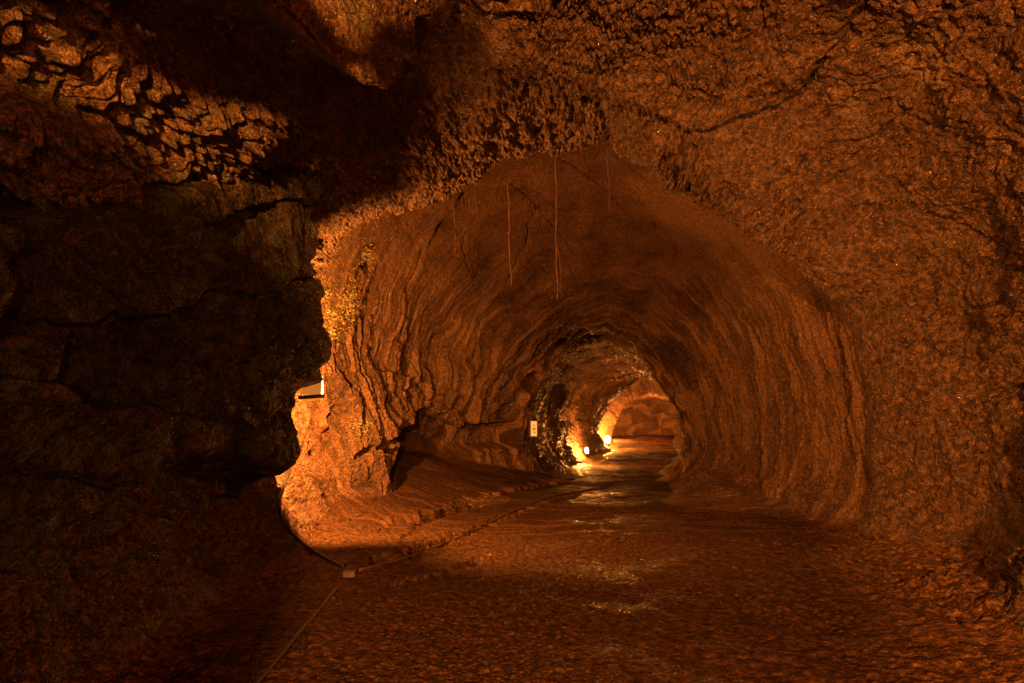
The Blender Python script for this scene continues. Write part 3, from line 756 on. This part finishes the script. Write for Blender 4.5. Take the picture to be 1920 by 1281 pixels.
# conduit and cables
def pipe(name, pix, rad, lift, mat, label, cat, group=None):
    V, Fq = tube_mesh(surf_path(pix, lift), rad, 8)
    o = py_mesh(name, V, Fq, mat); tag(o, label, cat, group); return o
pipe('conduit', [(470,1300),(520,1243),(560,1190),(600,1145),(638,1098)], 0.013, 0.016, M_PIPE, 'thin straight conduit running from the bottom edge up to the small floor box', 'conduit')
pipe('conduit', [(672,1072),(770,1046),(880,1000),(960,960),(1040,930),(1110,918),(1160,903)], 0.016, 0.014, M_PIPE, 'long thin conduit crossing the floor towards the inner mouth of the tube', 'conduit')
pipe('cable', [(644,1066),(600,1044),(560,1018),(530,985),(519,955),(527,915),(540,880)], 0.022, 0.02, M_CABLE, 'thick black cable curving from the floor box up the left wall', 'cable')
pipe('cable', [(512,962),(520,930),(540,885)], 0.02, 0.03, M_CABLE, 'short black cable end hanging beside the curved cable on the left wall', 'cable')

# floor box
loc, nor = hit(655, 1082, 0.0)
root = bpy.data.objects.new('junction_box', None); COL.objects.link(root); root.location = loc; root.rotation_euler.z = 0.1
tag(root, 'small brown junction box lying where the cable and conduits meet on the floor', 'junction box')
bm = bmesh.new(); box_bm(bm, (0.12, 0.09, 0.05), Matrix.Translation((0, 0, 0.03)), 0.006); bm_obj('body', bm, M_WOOD, root)
bm = bmesh.new(); box_bm(bm, (0.128, 0.098, 0.010), Matrix.Translation((0, 0, 0.060)), 0.003); bm_obj('lid', bm, M_WOOD, root)

# ------------------------------------------------------------------ lamps of the cave
def wall_lamp(px, py, Y, watts):
    c = at(px, py, Y)
    root = bpy.data.objects.new('wall_lamp', None); COL.objects.link(root); root.location = c
    tag(root, 'lit lamp fixture with a dark shelf, sticking out behind the edge of the left outcrop', 'lamp')
    R_ = Matrix.Rotation(0.15, 4, 'Z')
    bm = bmesh.new(); box_bm(bm, (0.24, 0.02, 0.24), R_ @ Matrix.Translation((-0.10, 0.0, 0.02)), 0.003); bm_obj('reflector', bm, M_PANEL, root)
    bm = bmesh.new(); box_bm(bm, (0.30, 0.09, 0.045), R_ @ Matrix.Translation((-0.10, 0.03, -0.125)) @ Matrix.Rotation(-0.08, 4, 'Y'), 0.004); bm_obj('shelf', bm, M_METAL, root)
    bm = bmesh.new(); box_bm(bm, (0.26, 0.075, 0.012), R_ @ Matrix.Translation((-0.125, 0.028, 0.145)), 0.002); bm_obj('added_hood', bm, M_METAL, root)  # plate added to cut the lamp's upward light on the crust
    V, Fq = tube_mesh([(0.030, 0.01, -0.095), (0.022, 0.01, 0.02), (0.010, 0.01, 0.125)], 0.011, 8); py_mesh('bulb', V, Fq, M_BULB, root)
    l = lamp_light('lamp_glow', (-0.06, 0.038, 0.03), watts, 0.022); l.parent = root
    return root
wall_lamp(600, 725, 7.05, 1900)
def floor_lamp(px, py, Y, watts, label, sz=0.07, shade=False, off=0.8):
    if Y is None:
        h_, _ = hit(px-9, py); Y = h_.y-off
    c = at(px, py, Y)
    root = bpy.data.objects.new('floor_lamp', None); COL.objects.link(root); root.location = c
    tag(root, label, 'lamp', 'lamps deeper in the tube')
    bm = bmesh.new(); bmesh.ops.create_uvsphere(bm, u_segments=14, v_segments=8, radius=sz, matrix=Matrix.Diagonal((0.9, 0.9, 1.35, 1))); bulb = bm_obj('bulb', bm, M_BULB, root)
    V, Fq = tube_mesh([(0, 0, -sz*2.6), (0, 0, -sz*1.6), (0, 0, -sz*0.8)], [sz*0.9, sz*0.7, sz*0.6], 12); py_mesh('socket', V, Fq, M_METAL, root)
    V, Fq = tube_mesh([(0, 0, -sz*3.6), (0, 0, -sz*2.4)], [sz*0.4]*2, 8); py_mesh('stem', V, Fq, M_METAL, root)
    if shade:
        V, Fq = [], []
        for k in range(13):
            an = math.radians(120+k*11)
            for rr_ in (0.16, 0.17):
                for zz in (-0.30, 0.10): V.append((rr_*math.cos(an), rr_*math.sin(an), zz))
        for k in range(12):
            a = k*4
            Fq += [(a, a+1, a+5, a+4), (a+2, a+6, a+7, a+3), (a+1, a+3, a+7, a+5), (a, a+4, a+6, a+2)]
        Fq += [(0, 2, 3, 1), (48, 49, 51, 50)]
        py_mesh('shade', V, Fq, M_METAL, root)
    bulb.data.materials[0] = simple_mat('glowing bulb', (0.9, 0.8, 0.6), 0.4, 0, 5, 0.0, (AMBER, watts/(39.5*sz*sz)))
    return root
floor_lamp(1100, 845, None, 520, 'nearer bright lamp low against the left wall beyond the inner mouth', 0.07, off=0.4)
floor_lamp(1139, 825, None, 2600, 'farther round glaring lamp at the centre of the inner tube', 0.16)
floor_lamp(1128, 808, 41.0, 6000, 'most distant lamp, tucked behind the last rib and lighting the far chamber', 0.08)
# main lamp behind the photographer, and an added fill lamp
def back_lamp(loc, watts, label, size=0.05, bowl=False):
    root = bpy.data.objects.new('floor_lamp', None); COL.objects.link(root); root.location = loc
    tag(root, label, 'lamp', 'lamps behind the photographer')
    bm = bmesh.new(); bmesh.ops.create_uvsphere(bm, u_segments=16, v_segments=10, radius=0.05); bm_obj('bulb', bm, M_BULB, root)
    V, Fq = tube_mesh([(0, 0, -0.14), (0, 0, -0.04)], [0.05, 0.04], 10); py_mesh('socket', V, Fq, M_METAL, root)
    V, Fq = tube_mesh([(0, 0, -loc[2]), (0, 0, -0.13)], [0.02, 0.02], 8); py_mesh('stem', V, Fq, M_METAL, root)
    if bowl:
        V, Fq = [], []
        prof = [(0.05, -0.16), (0.16, -0.12), (0.25, 0.055), (0.255, 0.055), (0.165, -0.13), (0.05, -0.17)]
        for k in range(32):
            for r_, z_ in prof: V.append((r_*math.cos(k*math.pi/16), r_*math.sin(k*math.pi/16), z_))
        for k in range(32):
            for m_ in range(6):
                a, b_ = k*6+m_, k*6+(m_+1) % 6; c_, d_ = ((k+1) % 32)*6+m_, ((k+1) % 32)*6+(m_+1) % 6
                Fq.append((a, c_, d_, b_))
        py_mesh('bowl', V, Fq, M_METAL, root)
    l = lamp_light('lamp_glow', (0, 0, 0.115 if bowl else 0.03), watts, size); l.parent = root
    if not bowl: l.location = (0.03, 0.1, 0.03)
back_lamp(KEY-Vector((0.03, 0.1, 0.03)), 7600, 'amber lamp on a tall post behind the photographer', 0.11)
back_lamp((3.2, -5.5, 1.2), 750, 'weak amber fill lamp added behind the photographer')  # unseen fill, added to lift the dark left side

# ------------------------------------------------------------------ sign on the wall
c, nor = hit(998, 805, 0.05)
c = at(1000, 804, 15.2); Y = 15.2
root = bpy.data.objects.new('wall_sign', None); COL.objects.link(root); root.location = c; root.rotation_euler.z = 0.12
tag(root, 'small upright framed sign glowing pale on the left edge of the inner mouth', 'sign')
wpx = Y/FPX
bm = bmesh.new(); box_bm(bm, (17*wpx, 0.05, 31*wpx), Matrix.Identity(4), 0.006); bm_obj('frame', bm, M_WOOD, root)
bm = bmesh.new(); box_bm(bm, (11*wpx, 0.012, 27*wpx), Matrix.Translation((0.01, -0.028, 0)), 0.0)
pn = bm_obj('panel', bm, M_PAPER, root)
bm = bmesh.new()
for (x_, z_, w_, h_) in [(0.01,0.075,0.07,0.012),(0.018,0.0,0.10,0.03),(0.0,-0.022,0.06,0.02),(0.03,-0.09,0.05,0.035),(0.0,-0.12,0.05,0.012),(0.0,0.11,0.09,0.008)]:
    box_bm(bm, (w_, 0.003, h_), Matrix.Translation((x_, -0.0365, z_)))
box_bm(bm, (0.012, 0.002, 0.24), Matrix.Translation((0.012, -0.036, 0)))
bm_obj('picture', bm, M_INK, root)
V, Fq = tube_mesh(surf_path([(993,824),(984,842),(978,858)], 0.02), 0.012, 6)
tag(py_mesh('cable', V, Fq, M_PIPE), 'thin cable running down the wall from beneath the framed sign', 'cable')

# ------------------------------------------------------------------ hanging roots
def hanging_root(px0, py0, py1, lean, rad, label, Y=None):
    if Y is None:
        loc, nor = hit(px0, py0); Y = loc.y-0.12
    a = at(px0, py0, Y); a.z += 0.35
    b_ = at(px0+lean, py1, Y)
    n = 26; pts = []; rd = []
    ph = random.random()*6
    for k in range(n):
        t = k/(n-1); q = a.lerp(b_, t)
        q.x += 0.012*math.sin(t*9+ph)+0.006*math.sin(t*31+ph); q.y += 0.012*math.cos(t*7+ph)
        pts.append(q); rd.append(rad*(1-0.65*t)*(1+0.25*math.sin(t*40+ph)))
    V, Fq = tube_mesh(pts, rd, 6)
    o = py_mesh('hanging_root', V, Fq, M_ROOT); tag(o, label, 'root', 'roots hanging from the ceiling')
hanging_root(951, 350, 535, 7, 0.013, 'long pale root ending lowest left of centre in the vault')
hanging_root(1041, 300, 560, 4, 0.012, 'longest dim root hanging near the middle of the vault')
hanging_root(850, 385, 480, 4, 0.010, 'short thin root hanging beside the dark pocket')
hanging_root(1139, 290, 395, 4, 0.010, 'straight root hanging just under the peak of the lip')
hanging_root(1046, 470, 560, 8, 0.008, 'thin wisp of root beside the longest root')
for q in range(6):
    hanging_root(866+q*5, 366-q*2, 392+random.randint(0, 22), 1, 0.007, ['first','second','third','fourth','fifth','sixth'][q]+' from the left of the fine roots fringing the dark pocket')

# ------------------------------------------------------------------ ferns lit by the wall lamp
def fern(px, py, w_, h_, n, label):
    loc, nor = hit(px, py)
    V, Fq, bases = [], [], []
    for q in range(n):
        a, b_ = random.gauss(0, 0.42), random.gauss(0, 0.42)
        p_, nn = hit(px+a*w_, py+b_*h_, 0.0)
        if (p_-loc).length > 0.8: continue
        L = random.uniform(0.018, 0.042); base = p_+nn*random.uniform(0.005, 0.05)
        d = Vector((random.gauss(0, 1), random.gauss(0, 1), random.gauss(-0.2, 0.8))).normalized()
        s = d.cross(nn+Vector((random.gauss(0, .4), random.gauss(0, .4), random.gauss(0, .4)))).normalized()
        i0 = len(V); up_ = nn*0.006
        V += [base, base+d*L*0.5+s*L*0.38+up_, base+d*L, base+d*L*0.5-s*L*0.38+up_]
        Fq += [(i0, i0+1, i0+2, i0+3)]
        if bases:      # creeping stem to the nearest earlier frond
            j0, pb = min(bases, key=lambda t_: (t_[1]-base).length_squared)
            sd_ = (pb-base).cross(nn)
            if sd_.length > 1e-6:
                sd_ = sd_.normalized()*0.0015; i1 = len(V); V += [base+sd_, pb+sd_]
                Fq += [(i0, j0, i1+1, i1)]
        bases.append((i0, base))
    o = py_mesh('fern', V, Fq, M_LEAF, None, False)
    tag(o, label, 'fern', 'small ferns round the wall lamp')
fern(650, 575, 22, 40, 420, 'largest bright clump of tiny fern fronds above the wall lamp')
fern(625, 590, 26, 24, 200, 'small fern clump just left of the largest one')
fern(620, 622, 20, 22, 170, 'lowest bright fern clump above the wall lamp')
fern(686, 482, 20, 26, 170, 'highest fern clump up by the crusted ceiling')
fern(660, 545, 8, 30, 120, 'narrow upright strand of fern over the largest clump')
fern(605, 550, 18, 20, 120, 'fern clump at the very edge of the dark outcrop')
fern(680, 800, 24, 16, 120, 'fern clump low on the wall, above the broken pocket')

# ------------------------------------------------------------------ a few loose stones
def stone(px, py, r, label, group=None, mat=M_STONE):
    loc, nor = hit(px, py)
    bm = bmesh.new(); bmesh.ops.create_icosphere(bm, subdivisions=3, radius=1)
    from mathutils import noise as mn
    sd = Vector((random.random()*50,)*3); sx = random.uniform(0.8, 1.3); sy = random.uniform(.7, 1.1)
    for v_ in bm.verts:
        k = 1+0.35*mn.noise(v_.co*1.1+sd)+0.15*mn.noise(v_.co*3+sd)
        v_.co = Vector((v_.co.x*sx, v_.co.y*sy, v_.co.z*0.55))*k*r
    for f_ in bm.faces: f_.smooth = True
    o = bm_obj('stone', bm, mat); o.location = loc+Vector((0, 0, r*0.25)); o.rotation_euler.z = random.random()*6
    tag(o, label, 'stone', group)
stone(1126, 1069, 0.035, 'small pale stone alone in the middle of the floor')
stone(918, 1042, 0.022, 'tiny pale stone left of the lone stone on the floor')
stone(1203, 1050, 0.016, 'tiny pale stone right of the lone stone on the floor')
stone(1378, 1066, 0.035, 'low brown stone on the right half of the floor', None, M_FLOOR)

# lump of rock standing just inside the inner mouth, on the right
def rock_lump(px, py, Y, sx, sy, sz_, label, name='rock_column'):
    from mathutils import noise as mn
    c = at(px, py, Y)
    bm = bmesh.new(); bmesh.ops.create_icosphere(bm, subdivisions=6, radius=1)
    for v_ in bm.verts:
        q = v_.co.copy(); wv = Vector((q.x*sx, q.y*sy, q.z*sz_))
        k = 1+0.30*mn.noise(wv*1.3+Vector((3, 7, 1)))
        d = 0.16*mn.noise(wv*3.1)+0.07*mn.noise(wv*8.0+Vector((5, 1, 2)))+0.03*mn.noise(wv*21.0)
        st = 0.06*mn.noise(Vector((wv.x*9, wv.y*9, wv.z*1.5)))
        foot = 1+0.55*max(0.0, -q.z-0.35)
        v_.co = Vector((wv.x*k*foot, wv.y*k*foot, wv.z*k))+q*(d+st)
    for f_ in bm.faces: f_.smooth = True
    o = bm_obj(name, bm, M_STONE); o.location = c
    tag(o, label, 'rock')
rock_lump(1283, 808, 17.3, 0.26, 0.35, 0.95, 'upright fluted lump of rock on the right just inside the inner mouth')
# rubble along the broken benches
rub = []
for pts, n_r in (([(705,1003),(760,995),(835,962),(905,945),(960,930)], 26), ([(765,1043),(830,1018),(900,988)], 14), ([(735,1095),(810,1080),(900,1057)], 10), ([(590,985),(640,975),(700,960)], 8), ([(1560,1010),(1700,1090),(1850,1190)], 12)):
    for _ in range(n_r):
        k = random.randrange(len(pts)-1); t = random.random()
        rub.append((pts[k][0]+(pts[k+1][0]-pts[k][0])*t+random.gauss(0, 6), pts[k][1]+(pts[k+1][1]-pts[k][1])*t+random.gauss(0, 5)))
for a, b_ in rub:
    stone(a, b_, random.uniform(0.012, 0.035), 'small dark fragment among the rubble along the broken floor edges', 'rubble along the broken floor edges', M_FLOOR)
